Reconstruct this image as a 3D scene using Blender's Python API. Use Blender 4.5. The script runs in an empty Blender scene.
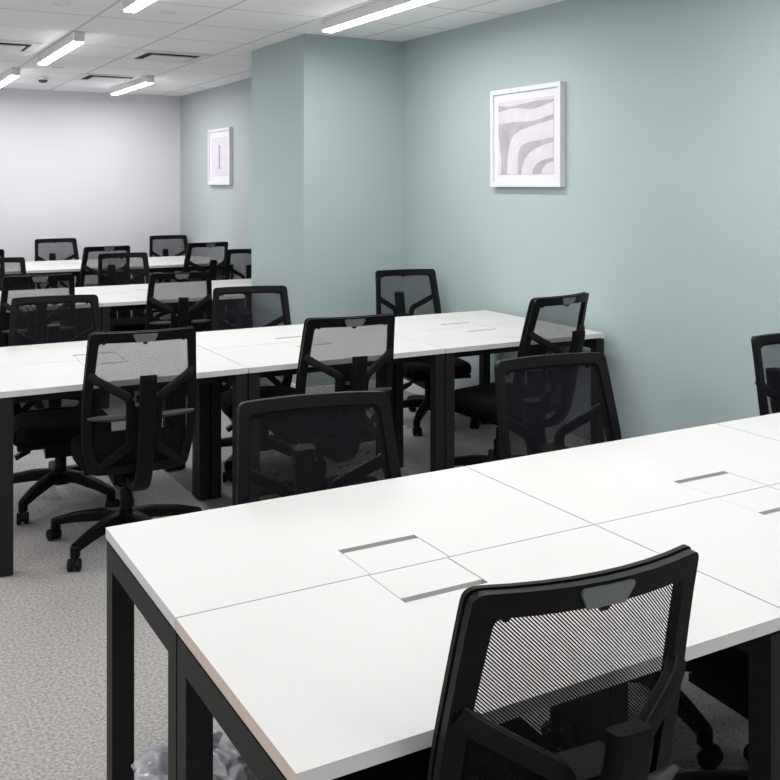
import bpy, bmesh, math, random
from mathutils import Vector, Matrix, noise
from math import sin, cos, pi, radians, sqrt

random.seed(7)
S = bpy.context.scene
COL = S.collection

# ------------------------------------------------------------------ camera, exposure, world
cd = bpy.data.cameras.new('camera'); cam = bpy.data.objects.new('camera', cd); COL.objects.link(cam)
YAW = 29.44
cam.location = (-0.557, -2.398, 1.5804)
cam.rotation_euler = (radians(90), 0, radians(-YAW))
cd.sensor_width = 36; cd.sensor_fit = 'HORIZONTAL'
cd.lens = 36 * 971.7 / 780
cd.shift_x = 0.0
cd.shift_y = -(390 - 185.7) / 780
cd.clip_start = 0.02
S.camera = cam
S.view_settings.view_transform = 'Standard'; S.view_settings.look = 'None'
S.view_settings.gamma = 1; S.view_settings.use_curve_mapping = False
S.view_settings.exposure = 0.15
w = bpy.data.worlds.new('world'); S.world = w; w.use_nodes = True
w.node_tree.nodes['Background'].inputs[0].default_value = (0.9, 0.95, 1, 1)
w.node_tree.nodes['Background'].inputs[1].default_value = 0.3
LAMP_W = 17.0           # watts of every 1.5 m ceiling fixture
DIFF_E = 14.0            # visible diffuser strength
LAMP_COL = (1.0, 0.985, 0.985)

# ------------------------------------------------------------------ materials
def mat(name, col, rough=0.5, metal=0.0, spec=0.5):
    m = bpy.data.materials.new(name); m.use_nodes = True
    b = m.node_tree.nodes['Principled BSDF']
    b.inputs['Base Color'].default_value = (*col, 1); b.inputs['Roughness'].default_value = rough
    b.inputs['Metallic'].default_value = metal; b.inputs['Specular IOR Level'].default_value = spec
    return m
def nt(m): return m.node_tree.nodes, m.node_tree.links, m.node_tree.nodes['Principled BSDF']
def noise_mix(m, c1, c2, scale, bump=0.0, detail=4, bscale=None, dist=0.002):
    N, L, b = nt(m)
    tc = N.new('ShaderNodeTexCoord'); n = N.new('ShaderNodeTexNoise'); n.inputs['Scale'].default_value = scale; n.inputs['Detail'].default_value = detail
    L.new(tc.outputs['Object'], n.inputs['Vector'])
    r = N.new('ShaderNodeValToRGB'); r.color_ramp.elements[0].color = (*c1, 1); r.color_ramp.elements[1].color = (*c2, 1)
    r.color_ramp.elements[0].position = 0.32; r.color_ramp.elements[1].position = 0.68
    L.new(n.outputs['Fac'], r.inputs['Fac']); L.new(r.outputs['Color'], b.inputs['Base Color'])
    if bump:
        n2 = N.new('ShaderNodeTexNoise'); n2.inputs['Scale'].default_value = bscale or scale; n2.inputs['Detail'].default_value = 3
        L.new(tc.outputs['Object'], n2.inputs['Vector'])
        bp = N.new('ShaderNodeBump'); bp.inputs['Strength'].default_value = bump; bp.inputs['Distance'].default_value = dist
        L.new(n2.outputs['Fac'], bp.inputs['Height']); L.new(bp.outputs['Normal'], b.inputs['Normal'])
    return m

M = {}
M['laminate'] = noise_mix(mat('white_laminate', (.7, .7, .68), .5, spec=.3), (.585, .583, .57), (.605, .603, .59), 3.0)
M['edge_band'] = mat('beige_edge_band', (.60, .51, .455), .6, spec=.3)
M['leg'] = noise_mix(mat('black_powder_coat', (.02, .021, .02), .55, spec=.2), (.011, .012, .011), (.015, .016, .0145), 60, .15, 3, 400, .0004)
M['tray'] = noise_mix(mat('grey_plastic_tray', (.2, .2, .2), .6), (.09, .085, .08), (.12, .115, .11), 20)
M['edge'] = mat('chipboard_edge', (.30, .25, .22), .8)
M['plastic'] = noise_mix(mat('black_nylon', (.012, .012, .013), .45, spec=.16), (.002, .002, .0025), (.0035, .0035, .0045), 40, .1, 3, 300, .0003)
M['plastic_soft'] = noise_mix(mat('matte_black_nylon', (.012, .012, .014), .5, spec=.13), (.0025, .0025, .0035), (.004, .004, .0055), 40, .1, 3, 300, .0003)
M['castor'] = mat('castor_rubber', (.005, .005, .005), .6, spec=.2)
M['lumbar'] = mat('dark_grey_lumbar_plastic', (.03, .031, .031), .45)
M['tag'] = mat('grey_label_plastic', (.12, .135, .14), .45)
M['tagline'] = mat('pale_grey_edge', (.2, .22, .22), .4)
M['fabric'] = noise_mix(mat('black_seat_fabric', (.012, .012, .014), .95, spec=.08), (.003, .003, .004), (.006, .006, .0075), 300, .4, 2, 500, .001)
M['metal'] = mat('dark_chrome', (.1, .1, .1), .3, 1.0)
M['white_metal'] = mat('white_powder_coat', (.72, .73, .74), .45)
M['frame_white'] = mat('white_picture_frame', (.72, .72, .76), .4)
M['mount'] = mat('white_mount_board', (.72, .72, .75), .8)
M['art_mauve'] = noise_mix(mat('mauve_grey_ink', (.5, .47, .5), .8), (.38, .35, .385), (.46, .425, .455), 14)
M['art_light'] = noise_mix(mat('pale_lilac_ink', (.73, .7, .75), .8), (.60, .57, .635), (.67, .635, .69), 9)
M['art_grey'] = mat('grey_ink', (.33, .33, .35), .8)
M['vent'] = mat('white_vent_metal', (.75, .76, .76), .5)
M['vent_dark'] = mat('duct_shade', (.03, .03, .03), .8)  # shade in the vent gaps, put into a near-black colour
M['wall_teal'] = noise_mix(mat('sage_teal_paint', (.36, .46, .455), .75, spec=.25), (.395, .478, .482), (.41, .492, .495), 1.3, .08, 3, 180, .0006)
M['wall_far'] = noise_mix(mat('sage_teal_paint_greyer_light', (.4, .43, .43), .75, spec=.25), (.42, .46, .465), (.435, .475, .48), 1.3, .08, 3, 180, .0006)  # the teal paint again, its less green light put into a greyer colour
M['wall_white'] = noise_mix(mat('cool_white_paint', (.7, .7, .72), .8, spec=.2), (.68, .69, .725), (.70, .705, .74), 1.1, .06, 3, 180, .0006)
M['skirting'] = mat('white_skirting', (.74, .75, .75), .5)
M['bin'] = mat('grey_bin_plastic', (.16, .165, .18), .5)
M['cable'] = mat('grey_cable', (.25, .25, .25), .5)

# diffuser
m = bpy.data.materials.new('lit_diffuser'); m.use_nodes = True; N = m.node_tree.nodes; b = N['Principled BSDF']
b.inputs['Base Color'].default_value = (.9, .9, .9, 1); b.inputs['Emission Color'].default_value = (*LAMP_COL, 1); b.inputs['Emission Strength'].default_value = DIFF_E
M['diffuser'] = m

# carpet
m = mat('grey_loop_carpet', (.36, .355, .34), .95, spec=.1); N, L, b = nt(m)
tc = N.new('ShaderNodeTexCoord')
n1 = N.new('ShaderNodeTexNoise'); n1.inputs['Scale'].default_value = 260; n1.inputs['Detail'].default_value = 3
n2 = N.new('ShaderNodeTexNoise'); n2.inputs['Scale'].default_value = 90; n2.inputs['Detail'].default_value = 5
mp = N.new('ShaderNodeMapping'); mp.inputs['Scale'].default_value = (.45, 1, 1); L.new(tc.outputs['Object'], mp.inputs['Vector'])
L.new(mp.outputs['Vector'], n1.inputs['Vector']); L.new(tc.outputs['Object'], n2.inputs['Vector'])
mx = N.new('ShaderNodeMath'); mx.operation = 'ADD'; L.new(n1.outputs['Fac'], mx.inputs[0]); L.new(n2.outputs['Fac'], mx.inputs[1])
mh = N.new('ShaderNodeMath'); mh.operation = 'MULTIPLY'; mh.inputs[1].default_value = .5; L.new(mx.outputs[0], mh.inputs[0])
r = N.new('ShaderNodeValToRGB'); r.color_ramp.elements[0].position = .36; r.color_ramp.elements[1].position = .64
r.color_ramp.elements[0].color = (.21, .203, .193, 1); r.color_ramp.elements[1].color = (.50, .487, .467, 1)
L.new(mh.outputs[0], r.inputs['Fac']); L.new(r.outputs['Color'], b.inputs['Base Color'])
bp = N.new('ShaderNodeBump'); bp.inputs['Strength'].default_value = .5; bp.inputs['Distance'].default_value = .003
L.new(n1.outputs['Fac'], bp.inputs['Height']); L.new(bp.outputs['Normal'], b.inputs['Normal'])
M['carpet'] = m

# ceiling tiles with T-bar lines (world spacing .66 x .69)
m = mat('ceiling_tile', (.72, .72, .71), .9, spec=.1); N, L, b = nt(m)
tc = N.new('ShaderNodeTexCoord'); sx = N.new('ShaderNodeSeparateXYZ'); L.new(tc.outputs['Object'], sx.inputs[0])
def line(sock, off, per, width):
    a = N.new('ShaderNodeMath'); a.operation = 'SUBTRACT'; a.inputs[1].default_value = off; L.new(sock, a.inputs[0])
    p = N.new('ShaderNodeMath'); p.operation = 'PINGPONG'; p.inputs[1].default_value = per / 2; L.new(a.outputs[0], p.inputs[0])
    l = N.new('ShaderNodeMath'); l.operation = 'LESS_THAN'; l.inputs[1].default_value = width / 2; L.new(p.outputs[0], l.inputs[0])
    return l.outputs[0]
lx = line(sx.outputs['X'], 2.887, .66, .017); ly = line(sx.outputs['Y'], 3.46, .69, .017)
mm = N.new('ShaderNodeMath'); mm.operation = 'MAXIMUM'; L.new(lx, mm.inputs[0]); L.new(ly, mm.inputs[1])
mixc = N.new('ShaderNodeMix'); mixc.data_type = 'RGBA'; L.new(mm.outputs[0], mixc.inputs['Factor'])
mixc.inputs['A'].default_value = (.90, .905, .91, 1); mixc.inputs['B'].default_value = (.58, .59, .60, 1)
L.new(mixc.outputs['Result'], b.inputs['Base Color'])
M['ceiling'] = m

# woven mesh of the chair backs: see-through between diagonal threads
m = bpy.data.materials.new('black_woven_mesh'); m.use_nodes = True; N, L, b = nt(m)
b.inputs['Base Color'].default_value = (.008, .008, .011, 1); b.inputs['Roughness'].default_value = .7; b.inputs['Specular IOR Level'].default_value = .1
tc = N.new('ShaderNodeTexCoord'); sx = N.new('ShaderNodeSeparateXYZ'); L.new(tc.outputs['Object'], sx.inputs[0])
def stripe(ax, az, per, thr):
    a = N.new('ShaderNodeMath'); a.operation = 'MULTIPLY'; a.inputs[1].default_value = ax; L.new(sx.outputs['X'], a.inputs[0])
    c = N.new('ShaderNodeMath'); c.operation = 'MULTIPLY_ADD'; c.inputs[1].default_value = az; L.new(sx.outputs['Z'], c.inputs[0]); L.new(a.outputs[0], c.inputs[2])
    f = N.new('ShaderNodeMath'); f.operation = 'PINGPONG'; f.inputs[1].default_value = per / 2; L.new(c.outputs[0], f.inputs[0])
    l = N.new('ShaderNodeMath'); l.operation = 'LESS_THAN'; l.inputs[1].default_value = per / 2 * thr; L.new(f.outputs[0], l.inputs[0])
    return l.outputs[0]
s1 = stripe(.70, .714, .0043, .54); s2 = stripe(.714, -.70, .0030, .22)
mm = N.new('ShaderNodeMath'); mm.operation = 'MAXIMUM'; L.new(s1, mm.inputs[0]); L.new(s2, mm.inputs[1])
tr = N.new('ShaderNodeBsdfTransparent'); ms = N.new('ShaderNodeMixShader')
L.new(mm.outputs[0], ms.inputs['Fac']); L.new(tr.outputs[0], ms.inputs[1]); L.new(b.outputs[0], ms.inputs[2])
L.new(ms.outputs[0], N['Material Output'].inputs['Surface'])
M['mesh'] = m

# thin bin liner film
m = bpy.data.materials.new('clear_bin_liner'); m.use_nodes = True; N, L, b = nt(m)
b.inputs['Base Color'].default_value = (.75, .77, .82, 1); b.inputs['Roughness'].default_value = .16; b.inputs['Specular IOR Level'].default_value = .9
tr = N.new('ShaderNodeBsdfTransparent'); tr.inputs[0].default_value = (.9, .9, .92, 1); ms = N.new('ShaderNodeMixShader'); ms.inputs['Fac'].default_value = .5
L.new(tr.outputs[0], ms.inputs[1]); L.new(b.outputs[0], ms.inputs[2]); L.new(ms.outputs[0], N['Material Output'].inputs['Surface'])
M['liner'] = m

# ------------------------------------------------------------------ helpers
def link(name, me, material, parent=None, loc=None, smooth=False):
    o = bpy.data.objects.new(name, me); COL.objects.link(o)
    mats = material if isinstance(material, list) else [material]
    for k in mats: me.materials.append(M[k])
    if parent: o.parent = parent
    if loc: o.location = loc
    if smooth:
        for p in me.polygons: p.use_smooth = True
    return o
def finish(bm, name, material, parent=None, loc=None, bevel=0, seg=2, smooth=False, angle=None):
    if bevel:
        bmesh.ops.bevel(bm, geom=[e for e in bm.edges if len(e.link_faces) == 2 and e.calc_face_angle(0) > .6], offset=bevel, segments=seg, affect='EDGES', clamp_overlap=True)
    bmesh.ops.recalc_face_normals(bm, faces=bm.faces)
    me = bpy.data.meshes.new(name); bm.to_mesh(me); bm.free()
    o = link(name, me, material, parent, loc, smooth)
    if angle:
        for p in me.polygons: p.use_smooth = True
        me.set_sharp_from_angle(angle=angle)
    return o
def box(bm, x0, x1, y0, y1, z0, z1, mi=0):
    v = [bm.verts.new(p) for p in ((x0,y0,z0),(x1,y0,z0),(x1,y1,z0),(x0,y1,z0),(x0,y0,z1),(x1,y0,z1),(x1,y1,z1),(x0,y1,z1))]
    for f in ((0,3,2,1),(4,5,6,7),(0,1,5,4),(1,2,6,5),(2,3,7,6),(3,0,4,7)):
        fc = bm.faces.new([v[i] for i in f]); fc.material_index = mi
def boxo(name, material, parent, *a, bevel=.0015, seg=2, loc=None):
    bm = bmesh.new(); box(bm, *a); return finish(bm, name, material, parent, loc, bevel, seg)
def sweep(bm, pts, prof, up=Vector((0,0,1)), cap=True, scales=None):
    """closed profile (list of (a,b)) swept along pts; a along side, b along the up-ish normal"""
    rings = []
    for i, p in enumerate(pts):
        t = (pts[min(i+1, len(pts)-1)] - pts[max(i-1, 0)]).normalized()
        side = t.cross(up)
        if side.length < 1e-4: side = Vector((1,0,0))
        side.normalize(); n = side.cross(t).normalized()
        sc = scales[i] if scales else (1, 1)
        rings.append([bm.verts.new(p + side*a*sc[0] + n*b*sc[1]) for a, b in prof])
    k = len(prof)
    for i in range(len(rings)-1):
        for j in range(k):
            bm.faces.new((rings[i][j], rings[i][(j+1)%k], rings[i+1][(j+1)%k], rings[i+1][j]))
    if cap:
        bm.faces.new(rings[0][::-1]); bm.faces.new(rings[-1])
def rrect(wd, h, r=.004, n=3):
    out = []
    for cx, cy, a0 in ((wd/2-r, h/2-r, 0), (-wd/2+r, h/2-r, 90), (-wd/2+r, -h/2+r, 180), (wd/2-r, -h/2+r, 270)):
        for i in range(n+1):
            a = radians(a0 + 90*i/n); out.append((cx + r*cos(a), cy + r*sin(a)))
    return out
def circ(r, n=16, ry=None): return [(r*cos(2*pi*i/n), (ry or r)*sin(2*pi*i/n)) for i in range(n)]
def lathe(bm, prof, n=32, c=(0,0)):
    rings = [[bm.verts.new((c[0]+r*cos(2*pi*i/n), c[1]+r*sin(2*pi*i/n), z)) for i in range(n)] for r, z in prof]
    for a, b2 in zip(rings, rings[1:]):
        for i in range(n): bm.faces.new((a[i], a[(i+1)%n], b2[(i+1)%n], b2[i]))
    bm.faces.new(rings[0][::-1]); bm.faces.new(rings[-1])
def bez(p0, p1, p2, n):
    return [p0*(1-t)**2 + p1*2*t*(1-t) + p2*t*t for t in [i/n for i in range(n+1)]]
def polyline(pts, n=5):
    """round the corners of a polyline"""
    P = [Vector(p) for p in pts]; out = [P[0]]
    for a, b2, c in zip(P, P[1:], P[2:]):
        q0 = b2 + (a-b2).normalized()*min(.03,(a-b2).length*.4); q1 = b2 + (c-b2).normalized()*min(.03,(c-b2).length*.4)
        out += bez(q0, b2, q1, n)
    out.append(P[-1]); return out
def empty(name, label, cat, loc, rz=0, group=None):
    o = bpy.data.objects.new(name, None); COL.objects.link(o); o.empty_display_size = .1
    o.location = loc; o.rotation_euler = (0,0,rz); o['label'] = label; o['category'] = cat
    if group: o['group'] = group
    return o
def copy_thing(src, label, loc, rz=0, group=None):
    r = src.copy(); COL.objects.link(r); r.location = loc; r.rotation_euler = (0,0,rz); r['label'] = label
    if group: r['group'] = group
    for ch in src.children:
        c = ch.copy(); COL.objects.link(c); c.parent = r
        for g in ch.children:
            d = g.copy(); COL.objects.link(d); d.parent = c
    return r
def struct(name, material, *a, bevel=0):
    o = boxo(name, material, None, *a, bevel=bevel); o['kind'] = 'structure'; return o

# ------------------------------------------------------------------ room shell
WX, BY, CZ = 3.25, 9.5, 2.70
LX, FY = -6.0, -5.0
struct('floor', 'carpet', LX-.1, WX+.15, FY-.1, BY+.15, -.1, 0)
struct('ceiling', 'ceiling', LX-.1, WX+.15, FY-.1, BY+.15, CZ, CZ+.1)
struct('wall_right', 'wall_teal', WX, WX+.15, FY, 4.8, 0, CZ)
struct('wall_right_far', 'wall_far', 3.14, WX+.15, 5.0, BY+.15, 0, CZ)
struct('wall_back', 'wall_white', LX, 3.14, BY, BY+.15, 0, CZ)
struct('wall_left', 'wall_white', LX-.1, LX, FY, BY+.15, 0, CZ)
struct('wall_front', 'wall_white', LX, WX, FY-.1, FY, 0, CZ)
CX0, CY0, CY1 = 2.41, 4.15, 5.20
struct('wall_column', 'wall_teal', CX0, WX, CY0, CY1, 0, CZ, bevel=.003)
struct('baseboard_right', 'skirting', WX-.014, WX, FY, CY0, 0, .09)
struct('baseboard_right_far', 'skirting', 3.126, 3.14, CY1, BY, 0, .09)
struct('baseboard_column_front', 'skirting', CX0-.014, WX-.014, CY0-.014, CY0, 0, .09)
struct('baseboard_column_side', 'skirting', CX0-.014, CX0, CY0, CY1, 0, .09)
struct('baseboard_back', 'skirting', LX, 3.126, BY-.014, BY, 0, .09)

# ------------------------------------------------------------------ ceiling lights
def make_light(name, label):
    t = empty(name, label, 'ceiling light', (0,0,CZ), 0, 'linear ceiling lights')
    bm = bmesh.new(); box(bm, -.036, .036, -.75, .75, -.068, 0); finish(bm, 'housing', 'white_metal', t, bevel=.003)
    bm = bmesh.new(); box(bm, -.031, .031, -.744, .744, -.082, -.068); finish(bm, 'diffuser', 'diffuser', t, bevel=.006, seg=3)
    for s in (-1, 1):
        bm = bmesh.new(); box(bm, -.037, .037, s*.751-.004, s*.751+.004, -.075, 0); finish(bm, 'end_cap', 'white_metal', t, bevel=.001)
    ld = bpy.data.lights.new('tube_light', 'AREA'); ld.shape = 'RECTANGLE'; ld.size = .056; ld.size_y = 1.48; ld.energy = LAMP_W; ld.color = LAMP_COL
    lo = bpy.data.objects.new('tube_light', ld); COL.objects.link(lo); lo.parent = t; lo.location = (0,0,-.0845)
    return t
L0 = make_light('linear_ceiling_light', 'lit linear ceiling fixture cut by the photo top, left of the teal column')
L0.location = (.945, 2.69, CZ)
copy_thing(L0, 'long lit linear ceiling fixture before the teal column, cut by the photo top', (2.31, 2.80, CZ))
copy_thing(L0, 'lit linear ceiling fixture at upper left, between two vents and above the smoke detector', (.945, 5.60, CZ))
copy_thing(L0, 'lit linear ceiling fixture at far right end, near the corner of the white back wall', (2.165, 8.12, CZ))
copy_thing(L0, 'lit linear ceiling fixture at far left, cut by the left photo edge', (.88, 8.11, CZ))
out = [(x, y) for x in (-1.6, -4.1) for y in (-2.9, 0, 2.7, 5.6, 8.1)] + [(.945, -3.0), (.945, -.1), (2.31, -3.0), (2.31, -.1)]
for x, y in out:
    copy_thing(L0, 'linear ceiling fixture beyond the frame of the photograph', (x, y, CZ))

# ------------------------------------------------------------------ vents, detector, discs
def make_vent(label):
    t = empty('air_vent', label, 'air vent', (0,0,CZ), 0, 'square ceiling air vents')
    bm = bmesh.new()
    for a in ((-.30, .30, -.30, -.235), (-.30, .30, .235, .30), (-.30, -.235, -.235, .235), (.235, .30, -.235, .235)):
        box(bm, *a, -.010, -.001)
    finish(bm, 'louvre_frame', 'vent', t, bevel=.001)
    boxo('duct_shade_sheet', 'vent_dark', t, -.24, .24, -.24, .24, -.004, -.001, bevel=0)  # flat dark sheet in place of the shade inside a duct
    boxo('centre_plate', 'vent', t, -.175, .19, -.165, .19, -.022, -.014, bevel=.001)
    return t
v0 = make_vent('square white ceiling air vent left of the column, beside the column top')
v0.location = (1.90, 5.88, CZ)
copy_thing(v0, 'square white ceiling air vent at the left photo edge beside a lit fixture', (.52, 5.88, CZ))
copy_thing(v0, 'farthest square white ceiling air vent, just before the far right fixture', (1.84, 7.80, CZ))
t = empty('smoke_detector', 'small round white smoke detector on the ceiling near the back wall', 'smoke detector', (1.25, 8.08, CZ))
bm = bmesh.new(); lathe(bm, [(.062,0),(.062,-.022),(.055,-.03)]); finish(bm, 'base', 'white_metal', t, angle=.6)
bm = bmesh.new(); lathe(bm, [(.045,-.03),(.045,-.044),(.034,-.055),(.015,-.06)]); finish(bm, 'sensor_head', 'tray', t, angle=.6)
bm = bmesh.new(); lathe(bm, [(.055,0),(.055,-.006),(.03,-.010)], 24)
s0 = finish(bm, 'ceiling_disc', 'vent', None, (.63, 3.81, CZ), angle=.6)
s0['label'] = 'small flush white disc in the ceiling at top left'; s0['category'] = 'ceiling disc'; s0['group'] = 'flush ceiling discs'
copy_thing(s0, 'small flush disc in the ceiling near the column, right of the cut-off light', (1.28, 3.76, CZ))
copy_thing(s0, 'small flush disc in the ceiling just before the smoke detector', (1.22, 7.13, CZ))

# ------------------------------------------------------------------ pictures
def picture(label, y0, y1, z0, z1, kind):
    """hangs on the right wall, facing -x; as seen, larger y is left"""
    t = empty('picture', label, 'picture', (WX, (y0+y1)/2, z0), 0, 'white framed pictures on the right wall')
    W, H = y1-y0, z1-z0; fw = .03
    bm = bmesh.new(); d = .042
    for a in ((-W/2, W/2, 0, fw), (-W/2, W/2, H-fw, H), (-W/2, -W/2+fw, fw, H-fw), (W/2-fw, W/2, fw, H-fw)):
        box(bm, -d, -.001, a[0], a[1], a[2], a[3])
    finish(bm, 'frame', 'frame_white', t, bevel=.0015)
    boxo('mount_board', 'mount', t, -.028, -.004, -W/2+fw, W/2-fw, fw, H-fw, bevel=0)
    mw = .085 if kind == 'bands' else .12
    mt = .10 if kind == 'bands' else .13
    aw, ah = W-2*fw-mw*1.1, H-2*fw-mt*1.0
    bm = bmesh.new()
    box(bm, -.0295, -.0275, -aw/2, aw/2, H/2-ah/2, H/2+ah/2, 0)
    def P(a, b2): return (-.0302, aw/2 - a*aw, H/2-ah/2 + b2*ah)
    def strip(up, lo):
        n = len(up)
        U = [bm.verts.new(P(*p)) for p in up]; Lw = [bm.verts.new(P(*p)) for p in lo]
        for i in range(n-1):
            f = bm.faces.new((U[i], U[i+1], Lw[i+1], Lw[i])); f.material_index = 1
    def smooth(pts, n=24):
        # Catmull-Rom
        pp = [Vector(p) for p in pts]; pp = [pp[0]*2-pp[1]] + pp + [pp[-1]*2-pp[-2]]; o = []
        segs = len(pp)-3
        for i in range(n+1):
            t_ = i/n*segs; k = min(int(t_), segs-1); u = t_-k
            a, b2, c, d2 = pp[k:k+4]
            q = .5*((2*b2)+(c-a)*u+(2*a-5*b2+4*c-d2)*u*u+(3*b2-a-3*c+d2)*u**3)
            o.append((min(max(q[0],0),1), min(max(q[1],0),1)))
        return o
    if kind == 'bands':
        strip(smooth([(0,1),(.3,1),(.7,1),(1,1)]), smooth([(0,.95),(.25,.925),(.7,.96),(1,.955)]))
        strip(smooth([(0,.86),(.3,.895),(.65,.86),(1,.93)]), smooth([(0,.70),(.3,.705),(.65,.70),(1,.77)]))
        strip(smooth([(1,.70),(.65,.64),(.33,.55),(.20,.36),(.17,0)]), smooth([(1,.47),(.72,.44),(.48,.40),(.38,.27),(.37,0)]))
        strip(smooth([(1,.41),(.80,.37),(.60,.29),(.47,.15),(.43,0)]), smooth([(1,.21),(.86,.19),(.72,.14),(.65,.07),(.64,0)]))
        strip(smooth([(1,.16),(.9,.14),(.82,.08),(.80,.04),(.79,0)]), smooth([(1,.0),(.95,.0),(.9,.0),(.85,.0),(.80,0)]))
        strip(smooth([(0,.60),(.03,.42),(.06,.2),(.06,.1),(.05,0)]), smooth([(0,.59),(0,.4),(0,.2),(0,.1),(0,0)]))
        finish(bm, 'artwork', ['art_mauve', 'art_light'], t)
    else:
        bm.free(); bm = bmesh.new()
        box(bm, -.0295, -.0275, -aw/2, aw/2, H/2-ah/2, H/2+ah/2, 1)
        def P2(a, b2): return P(a, b2)
        for a0, a1, b0, b1 in ((.47,.56,.22,.80), (.40,.63,.20,.225)):
            v = [bm.verts.new(P(*p)) for p in ((a0,b0),(a1,b0),(a1,b1),(a0,b1))]; bm.faces.new(v).material_index = 0
        finish(bm, 'artwork', ['art_grey', 'art_light'], t)
    return t
picture('white framed abstract print of curved pale mauve bands on the teal wall', 2.19, 2.915, 1.573, 2.21, 'bands')
FARX = 3.14
picture('white framed print with one thin vertical line on the far wall left of the column', 7.62, 8.33, 1.59, 2.215, 'line').location.x = FARX

# ------------------------------------------------------------------ desks
LEG = .053; TOPT = .025; TZ = .75
def make_desk(L, W, label, edge='laminate'):
    """origin at the outer left floor corner; seam (back edge with cable slot) at +y=W"""
    t = empty('office_desk', label, 'desk', (0,0,0), 0)
    g = .0019
    h0, h1, hd = L/2-.105, L/2+.098, .158
    bm = bmesh.new()
    # tabletop outline with a notch at the seam
    out = [(g,g),(L-g,g),(L-g,W-g),(h1,W-g),(h1,W-hd),(h0,W-hd),(h0,W-g),(g,W-g)]
    lo = [bm.verts.new((x,y,TZ-TOPT)) for x,y in out]; up = [bm.verts.new((x,y,TZ)) for x,y in out]
    n = len(out)
    for i in range(n):
        bm.faces.new((lo[i], lo[(i+1)%n], up[(i+1)%n], up[i])).material_index = 1 if i in (7, 3, 4, 5) else 0
    for rr, flip in ((lo, 1), (up, 0)):
        for q in ((0,1,4,5),(1,2,3,4),(0,5,6,7)):
            v = [rr[i] for i in q]; bm.faces.new(v[::-1] if flip else v)
    finish(bm, 'tabletop', ['laminate', edge], t, bevel=.0018, seg=2)
    # lid of the cable slot and the tray below
    bm = bmesh.new(); box(bm, h0+.0025, h1-.0025, W-hd+.022, W-.002, TZ-.013, TZ-.0005)
    finish(bm, 'cable_cover', 'laminate', t, bevel=.0015, seg=2)
    bm = bmesh.new()
    x0, x1, y0, y1 = h0-.02, h1+.02, W-hd-.03, W-.003
    box(bm, x0, x1, y0, y1, TZ-.075, TZ-.071); box(bm, x0, x1, y0, y0+.003, TZ-.071, TZ-.026)
    box(bm, x0, x0+.003, y0+.003, y1, TZ-.071, TZ-.026); box(bm, x1-.003, x1, y0+.003, y1, TZ-.071, TZ-.026)
    finish(bm, 'cable_tray', 'tray', t)
    # frame: four square legs, end rails and long rails
    zt = TZ-TOPT-.008
    for lx0 in (.004, L-.004-LEG):
        for ly0 in (.004, W-.004-LEG):
            lg = boxo('leg', 'leg', t, lx0, lx0+LEG, ly0, ly0+LEG, .006, zt, bevel=.002)
            boxo('foot_pad', 'castor', lg, lx0+.015, lx0+LEG-.015, ly0+.015, ly0+LEG-.015, 0, .007, bevel=.001)
        boxo('end_rail', 'leg', t, lx0, lx0+LEG, .004+LEG+.0005, W-.0045-LEG, zt-.056, zt, bevel=.002)
    for yy in (.15, W-.20):
        boxo('long_rail', 'leg', t, .0045+LEG, L-.0045-LEG, yy, yy+.03, zt-.05, zt, bevel=.002)
    # thin dark spacers between frame and top
    for lx0 in (.02, L-.05):
        boxo('spacer', 'leg', t, lx0, lx0+.03, .02, W-.02, zt, TZ-TOPT+.0003, bevel=0)
    return t
def desk_row(x0, L, W, ynear, far_n, near_n, labels, edge=False):
    src = None
    near, far = labels
    items = [(x0+L*i, ynear, 0, near[i]) for i in range(near_n)] + [(x0+L*(i+1), ynear+2*W, pi, far[i]) for i in range(far_n)]
    for x, y, rz, lab in items:
        if edge and (x, rz) == (x0, 0):
            d_ = make_desk(L, W, lab, 'edge_band'); d_.location = (x, y, 0); continue
        if src is None: src = make_desk(L, W, lab); src.location = (x, y, 0); src.rotation_euler = (0,0,rz)
        else: copy_thing(src, lab, (x, y, 0), rz)
        # group comes from src
    return src
pl = ['leftmost', 'middle', 'rightmost']
desk_row(0, 1.05, .57, -1.14, 3, 3, (
    ['white desk nearest the camera, beige left edge, closest chair back overlapping it',
     'white desk of the front row, near half, at the right photo edge',
     'white desk of the front row, near half beside the wall, past the right photo edge'],
    ['white desk of the front row, far half, at its left end above the bin',
     'white desk in the far half of the front row, second from its left end',
     'white desk of the front row, far half, cut by the right photo edge']), True)
desk_row(-.008, 1.066, .5825, 1.775, 3, 3, (
    ['white desk of the second row, near half, at the left photo edge',
     'white desk in the middle of the second row, near half',
     'white desk of the second row, near half, its right end touching the wall'],
    ['white desk of the second row, far half, at the left photo edge',
     'white desk in the middle of the second row, far half, left of the wall recess',
     'white desk of the second row, far half, in the recess below the picture']))
desk_row(-.03, 1.073, .60, 4.58, 3, 2, (
    ['white desk of the third row at the left photo edge, near half',
     'white desk of the third row, near half, ending at the column side'],
    ['white desk of the third row at the left photo edge, far half',
     'white desk of the third row, far half, in the middle of that row',
     'white desk of the third row, far half, disappearing behind the column']))
desk_row(-.03, 1.073, .61, 7.60, 3, 3, (
    ['white desk of the last row at the left photo edge, near half',
     'white desk in the middle of the last row, near half',
     'white desk of the last row, near half, by the far teal wall'],
    ['white desk of the last row at the left photo edge, far half',
     'white desk in the middle of the last row, far half, before the white wall',
     'white desk of the last row, far half, in the far room corner']))

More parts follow.
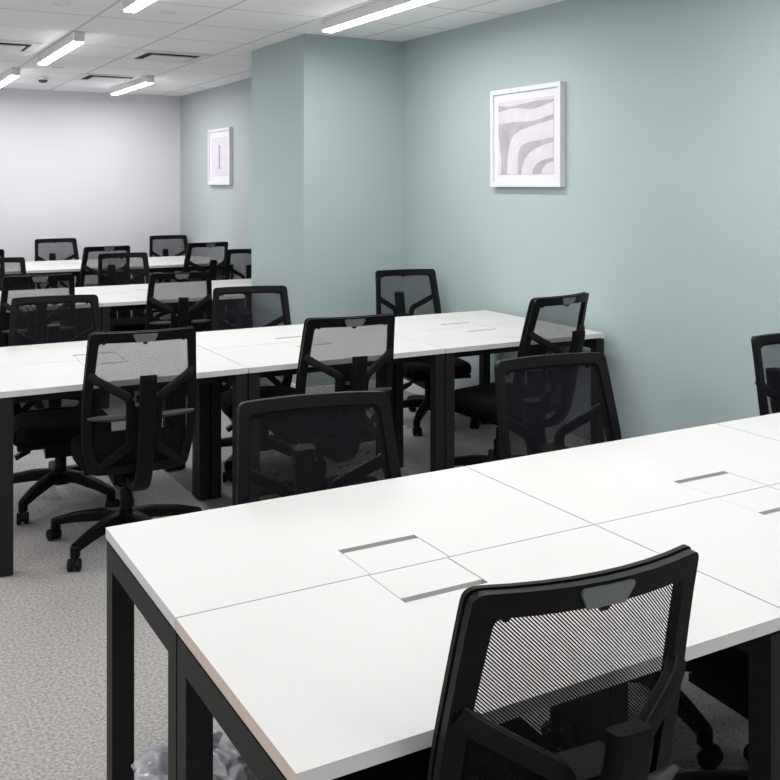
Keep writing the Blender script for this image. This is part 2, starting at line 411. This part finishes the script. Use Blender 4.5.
# ------------------------------------------------------------------ office chair
# local frame: origin on the floor under the gas lift, +y is where the sitter looks
BZ0, BZ1 = .40, 1.0
def yrake(z):
    t_ = max(0, (z-BZ0)/(BZ1-BZ0)); return -.285 - .125*t_**1.25
def surf(u, z, off=0):
    return Vector((u, yrake(z) - .040*(1-min(1,(u/.215)**2)) + off, z))
def rpoly(corners, radii, nseg=8, narc=5):
    """rounded polygon, equal point count for any corner set"""
    P = [Vector(c) for c in corners]; n = len(P); out = []
    cuts = []
    for i in range(n):
        a, b2, c = P[i-1], P[i], P[(i+1)%n]; r_ = radii[i]
        d0 = (a-b2).normalized(); d1 = (c-b2).normalized()
        cuts.append((b2+d0*r_, b2, b2+d1*r_))
    for i in range(n):
        q0, m_, q1 = cuts[i]; out += bez(q0, m_, q1, narc)
        nx = cuts[(i+1)%n][0]
        for k in range(1, nseg): out.append(q1.lerp(nx, k/nseg))
    return out
OUT = [(-.212,1.0),(.212,1.0),(.231,.72),(.228,.52),(.200,.402),(-.200,.402),(-.228,.52),(-.231,.72)]
RO = [.022,.022,.06,.05,.03,.03,.05,.06]
INN = [(-.176,.957),(.176,.957),(.195,.72),(.192,.54),(.164,.438),(-.164,.438),(-.192,.54),(-.195,.72)]
RI = [.016,.016,.05,.04,.03,.03,.04,.05]
def ring_solid(bm, outer, inner, off0, off1):
    n = len(outer)
    A = [bm.verts.new(surf(p.x, p.y, off0)) for p in outer]; B = [bm.verts.new(surf(p.x, p.y, off0)) for p in inner]
    C = [bm.verts.new(surf(p.x, p.y, off1)) for p in outer]; D = [bm.verts.new(surf(p.x, p.y, off1)) for p in inner]
    for i in range(n):
        j = (i+1) % n
        bm.faces.new((A[i],A[j],B[j],B[i])); bm.faces.new((C[i],D[i],D[j],C[j]))
        bm.faces.new((A[i],C[i],C[j],A[j])); bm.faces.new((B[i],B[j],D[j],D[i]))
def halfw(z):
    pts = [(1.0,.194),(.957,.194),(.72,.213),(.54,.209),(.438,.178),(.40,.17)]
    for (z1,w1),(z0,w0) in zip(pts, pts[1:]):
        if z >= z0: return w0+(w1-w0)*(z-z0)/(z1-z0)
    return .17

def make_chair(label, post_top=.835, arm_top=.80, lz=.65):
    t = empty('office_chair', label, 'chair', (0,0,0), 0, None)
    Vc = [Vector((*c, 0)) for c in OUT]
    outer = [Vector((p[0],p[1])) for p in rpoly([Vector((*c,0)) for c in OUT], RO)]
    inner = [Vector((p[0],p[1])) for p in rpoly([Vector((*c,0)) for c in INN], RI)]
    # front rim that clamps the mesh, and the structural frame behind it, a groove between
    bm = bmesh.new(); ring_solid(bm, outer, [o_.lerp(i_, .75) for o_, i_ in zip(outer, inner)], .002, .012)
    finish(bm, 'mesh_rim', 'plastic_soft', t, bevel=.0025, seg=2, angle=.7)
    bm = bmesh.new(); ring_solid(bm, [o_.lerp(i_, .06) for o_, i_ in zip(outer, inner)], inner, -.018, -.002)
    bf = finish(bm, 'back_frame', 'plastic', t, bevel=.004, seg=2, angle=.7)
    # mesh panel
    bm = bmesh.new(); nu, nz = 24, 28; G = []
    for j in range(nz+1):
        z = .415 + (.985-.415)*j/nz; hw = halfw(z)
        G.append([bm.verts.new(surf(-hw+2*hw*i/nu, z, .0)) for i in range(nu+1)])
    for j in range(nz):
        for i in range(nu): bm.faces.new((G[j][i],G[j][i+1],G[j+1][i+1],G[j+1][i]))
    finish(bm, 'mesh_panel', 'mesh', t, smooth=True)
    # grey tag at the top of the rear frame, with a nub under it
    bm = bmesh.new()
    def tagp(u, z, off): return surf(u, z, off)
    def plate(pts, o0, o1):
        a = [bm.verts.new(tagp(u,z,o0)) for u,z in pts]; c = [bm.verts.new(tagp(u,z,o1)) for u,z in pts]; k = len(pts)
        bm.faces.new(a); bm.faces.new(c[::-1])
        for i in range(k): bm.faces.new((a[i],c[i],c[(i+1)%k],a[(i+1)%k]))
    plate([(-.047,.989),(-.044,.991),(.044,.991),(.047,.989),(.048,.982),(.037,.962),(.034,.957),(-.034,.957),(-.037,.962),(-.048,.982)], -.0235, -.017)
    finish(bm, 'tag', 'tag', t, bevel=.0012)
    bm = bmesh.new()
    if 1:
        u = 0; plate([(u-.012,.960),(u+.012,.960),(u+.006,.948),(u-.006,.948)], -.020, -.004)
    finish(bm, 'frame_nub', 'plastic', bf)
    for u in (-.158, .158):
        bm = bmesh.new(); plate([(u-.008,.960),(u+.008,.960),(u+.004,.950),(u-.004,.950)], -.016, -.004); finish(bm, 'frame_nub', 'plastic', bf)
    # butterfly braces behind the frame
    for s in (-1, 1):
        bm = bmesh.new(); pts = []
        for u, z, off in ((.206,arm_top+.026,-.014),(.185,arm_top+.008,-.028),(.056,arm_top-.068,-.066),(.052,.535,-.062),(.165,.430,-.014)):
            pts.append(surf(s*u, z, off))
        sweep(bm, polyline(pts, 4), rrect(.034, .022, .006), up=Vector((0,1,0)))
        finish(bm, 'brace', 'plastic', t, angle=.6)
    # lumbar bar
    bm = bmesh.new(); pts = [surf(-.212+.424*i/14, lz, -.046) for i in range(15)]
    sc = [(min(1,.45+.55*min(i,14-i)/1.5),)*2 for i in range(15)]
    sweep(bm, pts, circ(.017, 12, .012), up=Vector((0,0,1)), scales=sc)
    finish(bm, 'lumbar_bar', 'lumbar', t, angle=.8)
    # spine post: upright behind the back, curving under the seat
    bm = bmesh.new()
    def sp(z, off): return Vector((0, yrake(z)-.04+off, z))
    pts = [sp(post_top,-.112), sp(post_top-.02,-.120), sp(.70,-.118), sp(.55,-.112), sp(.44,-.106), Vector((0,-.39,.375)), Vector((0,-.30,.335)), Vector((0,-.20,.325)), Vector((0,-.08,.33))]
    sweep(bm, polyline(pts, 4), rrect(.064, .040, .010), up=Vector((0,1,0)), scales=None)
    finish(bm, 'spine_post', 'plastic_soft', t, angle=.6)
    bm = bmesh.new(); box(bm, -.05, .05, yrake(.60)-.135, yrake(.60)-.06, .57, .70); finish(bm, 'back_bracket', 'plastic_soft', t, bevel=.008)
    # seat
    bm = bmesh.new()
    so = rpoly([Vector((-.215,-.20,0)),Vector((.215,-.20,0)),Vector((.232,.08,0)),Vector((.205,.22,0)),Vector((-.205,.22,0)),Vector((-.232,.08,0))], [.07,.07,.1,.08,.08,.1], 5, 5)
    def rg(sc, z, drop=0): return [bm.verts.new((p.x*sc, p.y*sc+.02*(1-sc), z - (drop*max(0,(p.y-.12)/.13)**2))) for p in so]
    rs = [rg(.90,.385,.01), rg(.98,.392,.012), rg(1,.41,.015), rg(1,.435,.018), rg(.97,.452,.018), rg(.88,.462,.014), rg(.6,.458,.0), rg(.25,.455)]
    k = len(so)
    for a, c in zip(rs, rs[1:]):
        for i in range(k): bm.faces.new((a[i],a[(i+1)%k],c[(i+1)%k],c[i]))
    bm.faces.new(rs[0][::-1]); bm.faces.new(rs[-1])
    finish(bm, 'seat', 'fabric', t, smooth=True)
    bm = bmesh.new(); box(bm, -.20, .20, -.17, .20, .368, .388); finish(bm, 'seat_pan', 'plastic', t, bevel=.008)
    bm = bmesh.new(); box(bm, -.075, .075, -.13, .11, .30, .37); finish(bm, 'tilt_mechanism', 'plastic_soft', t, bevel=.012, seg=3)
    bm = bmesh.new(); pts = [Vector((.06,.03,.345)), Vector((.12,.035,.335)), Vector((.15,.04,.325))]
    sweep(bm, pts, circ(.006, 8)); pts = [Vector((.140,.04,.328)), Vector((.17,.042,.318)), Vector((.205,.045,.300))]
    sweep(bm, pts, rrect(.05,.020,.006), scales=[(.5,1),(1,1),(.9,1)])
    finish(bm, 'lever', 'plastic', t, angle=.6)
    # gas lift
    bm = bmesh.new(); lathe(bm, [(.027,.10),(.027,.24),(.024,.245),(.014,.246),(.014,.305)], 20)
    finish(bm, 'gas_lift', 'plastic', t, angle=.6)
    # five star base
    bs = empty_part('star_base', t)
    return t, bs

def empty_part(name, t):
    bm = bmesh.new()
    lathe(bm, [(.05,.085),(.052,.09),(.052,.14),(.042,.152),(.026,.154)], 24)
    for k in range(5):
        a = 2*pi*k/5
        d = Vector((cos(a), sin(a), 0))
        pts = [d*.03+Vector((0,0,.125)), d*.12+Vector((0,0,.125)), d*.24+Vector((0,0,.108)), d*.325+Vector((0,0,.088))]
        sweep(bm, pts, rrect(.056, .050, .008), scales=[(1,1),(.92,.95),(.78,.8),(.66,.62)])
        lathe(bm, [(.018,.052),(.021,.056),(.021,.094),(.016,.10)], 14, (d.x*.325, d.y*.325))
    bmesh.ops.recalc_face_normals(bm, faces=bm.faces)
    b_ = finish(bm, name, 'plastic', t, angle=.6)
    for k in range(5):
        a = 2*pi*k/5; d = Vector((cos(a), sin(a), 0)); ta = a + .5 + k*1.3
        c = Vector((d.x*.325, d.y*.325, 0)) + Vector((cos(ta), sin(ta), 0))*.015
        ax = Vector((-sin(ta), cos(ta), 0))
        bm = bmesh.new()
        for s in (-1, 1):
            p0 = c + ax*s*.006 + Vector((0,0,.026)); p1 = c + ax*s*.026 + Vector((0,0,.026))
            sweep(bm, [p0, p0.lerp(p1,.1), p0.lerp(p1,.9), p1], circ(.0258, 20), scales=[(.9,.9),(1,1),(1,1),(.85,.85)])
        # hood over the wheels
        p0 = c - ax*.005 + Vector((0,0,.034)); p1 = c + ax*.005 + Vector((0,0,.034))
        sweep(bm, [p0, p1], circ(.024, 16))
        finish(bm, 'castor', 'castor', b_, angle=.7)
    return b_

UPPER = {'mesh_rim','back_frame','mesh_panel','tag','brace','lumbar_bar','spine_post','back_bracket','seat','seat_pan','tilt_mechanism','lever'}
def place(src, label, tx, ty, ang, ztop, spin, group, first=False, sc=1.0, face=1):
    """tx,ty = world position of the chord centre of the back's top edge"""
    rz = radians(ang) + (pi if face < 0 else 0)
    off = Vector((0, -.410*sc, 0)); off.rotate(Matrix.Rotation(rz, 3, 'Z'))
    loc = (tx-off.x, ty-off.y, 0)
    if first: r_ = src; r_.location = loc; r_.rotation_euler = (0,0,rz); r_['label'] = label
    else: r_ = copy_thing(src, label, loc, rz)
    r_['group'] = group; r_.scale = (sc, sc, sc)
    for ch in r_.children:
        nm = ch.name.split('.')[0]
        if nm in UPPER: ch.location.z = ztop/sc - 1.0
        if nm == 'star_base': ch.rotation_euler = (0,0,radians(spin)-rz)
    return r_
chair, _ = make_chair('x')
chair1, _ = make_chair('x', post_top=.80, arm_top=.775, lz=.61)
place(chair1, 'black mesh office chair closest to the camera, back turned, overlapping the nearest white desk', .419, -1.270, -4.6, 1.01, 40, 'black mesh chairs on the near side of the desk rows', first=True, sc=.975)
NG = 'black mesh chairs on the near side of the desk rows'; FG = 'black mesh chairs on the far side of the desk rows'
place(chair, 'black mesh office chair seen whole at left, back turned, before the second desk row', .504, 1.508, -5, 1.0, 217, NG, first=True)
place(chair, 'black mesh office chair, mostly past the right photo edge, its seat under the front desk', 1.435, -1.28, -4, .98, -12, NG)
place(chair, 'black mesh office chair, back turned, at the middle of the second desk row', 1.426, 1.473, -6, 1.0, 225, NG)
place(chair, 'black mesh office chair, back turned, at the wall end of the second desk row', 2.545, 1.38, 12, 1.04, 205, NG)
place(chair, 'black mesh office chair facing the camera behind the front desk, left of two there', .625, .135, -8.4, .975, 200, FG, face=-1, sc=1.05)
place(chair, 'black mesh office chair facing the camera behind the front desk, right of two there', 1.575, .25, -4.4, .99, 262, FG, face=-1, sc=1.04)
place(chair, 'black mesh office chair cut by the right photo edge, behind the front desk', 2.86, .27, -7.9, .97, 250, FG, face=-1)
place(chair, 'wide dark mesh office chair facing the camera behind the second row, at left photo edge', .455, 3.10, -7, .98, 230, FG, face=-1, sc=1.05)
place(chair, 'black mesh office chair facing the camera behind the second row, before the column side', 1.612, 3.18, -11, .965, 215, FG, face=-1, sc=1.06)
place(chair, 'black mesh office chair in the wall recess beside the column, behind the second row', 2.925, 3.55, -8.8, .985, 225, FG, face=-1, sc=1.05)
place(chair, 'black mesh office chair, back turned, before the third row at left photo edge', .567, 4.259, -2.7, 1.0, 200, NG, sc=1.04)
place(chair, 'black mesh office chair, back turned with pale tag, before the third row beside the column', 1.498, 4.203, -8, .98, 210, NG)
place(chair, 'black mesh office chair facing the camera behind the third row, at left photo edge', .55, 6.10, -4, .99, 200, FG, face=-1)
place(chair, 'black mesh office chair facing the camera behind the third row, overlapping another chair back', 1.591, 6.175, 0, .99, 220, FG, face=-1)
place(chair, 'black mesh office chair behind the third row, half hidden by the column', 2.867, 6.42, -20, .97, 230, FG, face=-1)
place(chair, 'black mesh office chair, back turned, before the last row, at the very left photo edge', .53, 7.10, 2, 1.0, 210, NG)
place(chair, 'black mesh office chair, back turned, before the last row, partly behind another chair', 1.67, 7.081, 6, 1.0, 200, NG, sc=1.05)
place(chair, 'black mesh office chair, back turned, before the last row beside the far teal wall', 2.721, 7.21, 8, 1.0, 190, NG, sc=1.06)
place(chair, 'farthest left black mesh office chair, against the white back wall', 1.56, 9.08, 6, .98, 200, FG, face=-1, sc=1.08)
place(chair, 'farthest right black mesh office chair, in front of the back wall corner', 2.885, 9.16, -1, .98, 210, FG, face=-1, sc=1.06)

# ------------------------------------------------------------------ bin with liner under the front desk
t = empty('waste_bin', 'waste bin with a crumpled clear plastic liner under the left end of the front desk', 'waste bin', (.135, -.27, 0))
bm = bmesh.new(); lathe(bm, [(.095,.0),(.10,.004),(.125,.26),(.128,.262),(.122,.262),(.098,.008)], 36)
finish(bm, 'bin', 'bin', t, angle=.6)
bm = bmesh.new(); n = 200; rings = []
prof0 = [(.133,.06),(.138,.10),(.142,.15),(.146,.20),(.148,.235),(.145,.265),(.132,.290),(.105,.305),(.07,.312),(.035,.308),(.008,.300)]
NR = 60
for q_ in range(NR+1):
    f_ = q_/NR*10; k_ = min(int(f_), 9); u_ = f_-k_
    rr = prof0[k_][0]*(1-u_)+prof0[k_+1][0]*u_; z = prof0[k_][1]*(1-u_)+prof0[k_+1][1]*u_
    ring = []
    for i in range(n):
        a = 2*pi*i/n
        d = Vector((cos(a)*rr*11, sin(a)*rr*11, z*6)); wv = Vector((noise.noise(d*.9), noise.noise(d*.9+Vector((9,1,3))), noise.noise(d*.9+Vector((2,7,5)))))
        d2 = d + wv*1.1
        v = (.5-abs(noise.noise(d2)))*.036 + (.5-abs(noise.noise(d2*2.2+Vector((5,2,1)))))*.011 + (.5-abs(noise.noise(d2*5)))*.004 - .023
        kk = min(1, f_/2); up_ = min(1, max(0, (f_-5)/4))
        q = max(.004, rr + v*kk*(1-up_))
        ring.append(bm.verts.new((q*cos(a), q*sin(a), z + v*up_*1.7 + noise.noise(Vector((cos(a)*1.7, sin(a)*1.7, 4.)))*.03*kk)))
    rings.append(ring)
for a, c in zip(rings, rings[1:]):
    for i in range(n): bm.faces.new((a[i],a[(i+1)%n],c[(i+1)%n],c[i]))
finish(bm, 'bin_liner', 'liner', t, smooth=True)
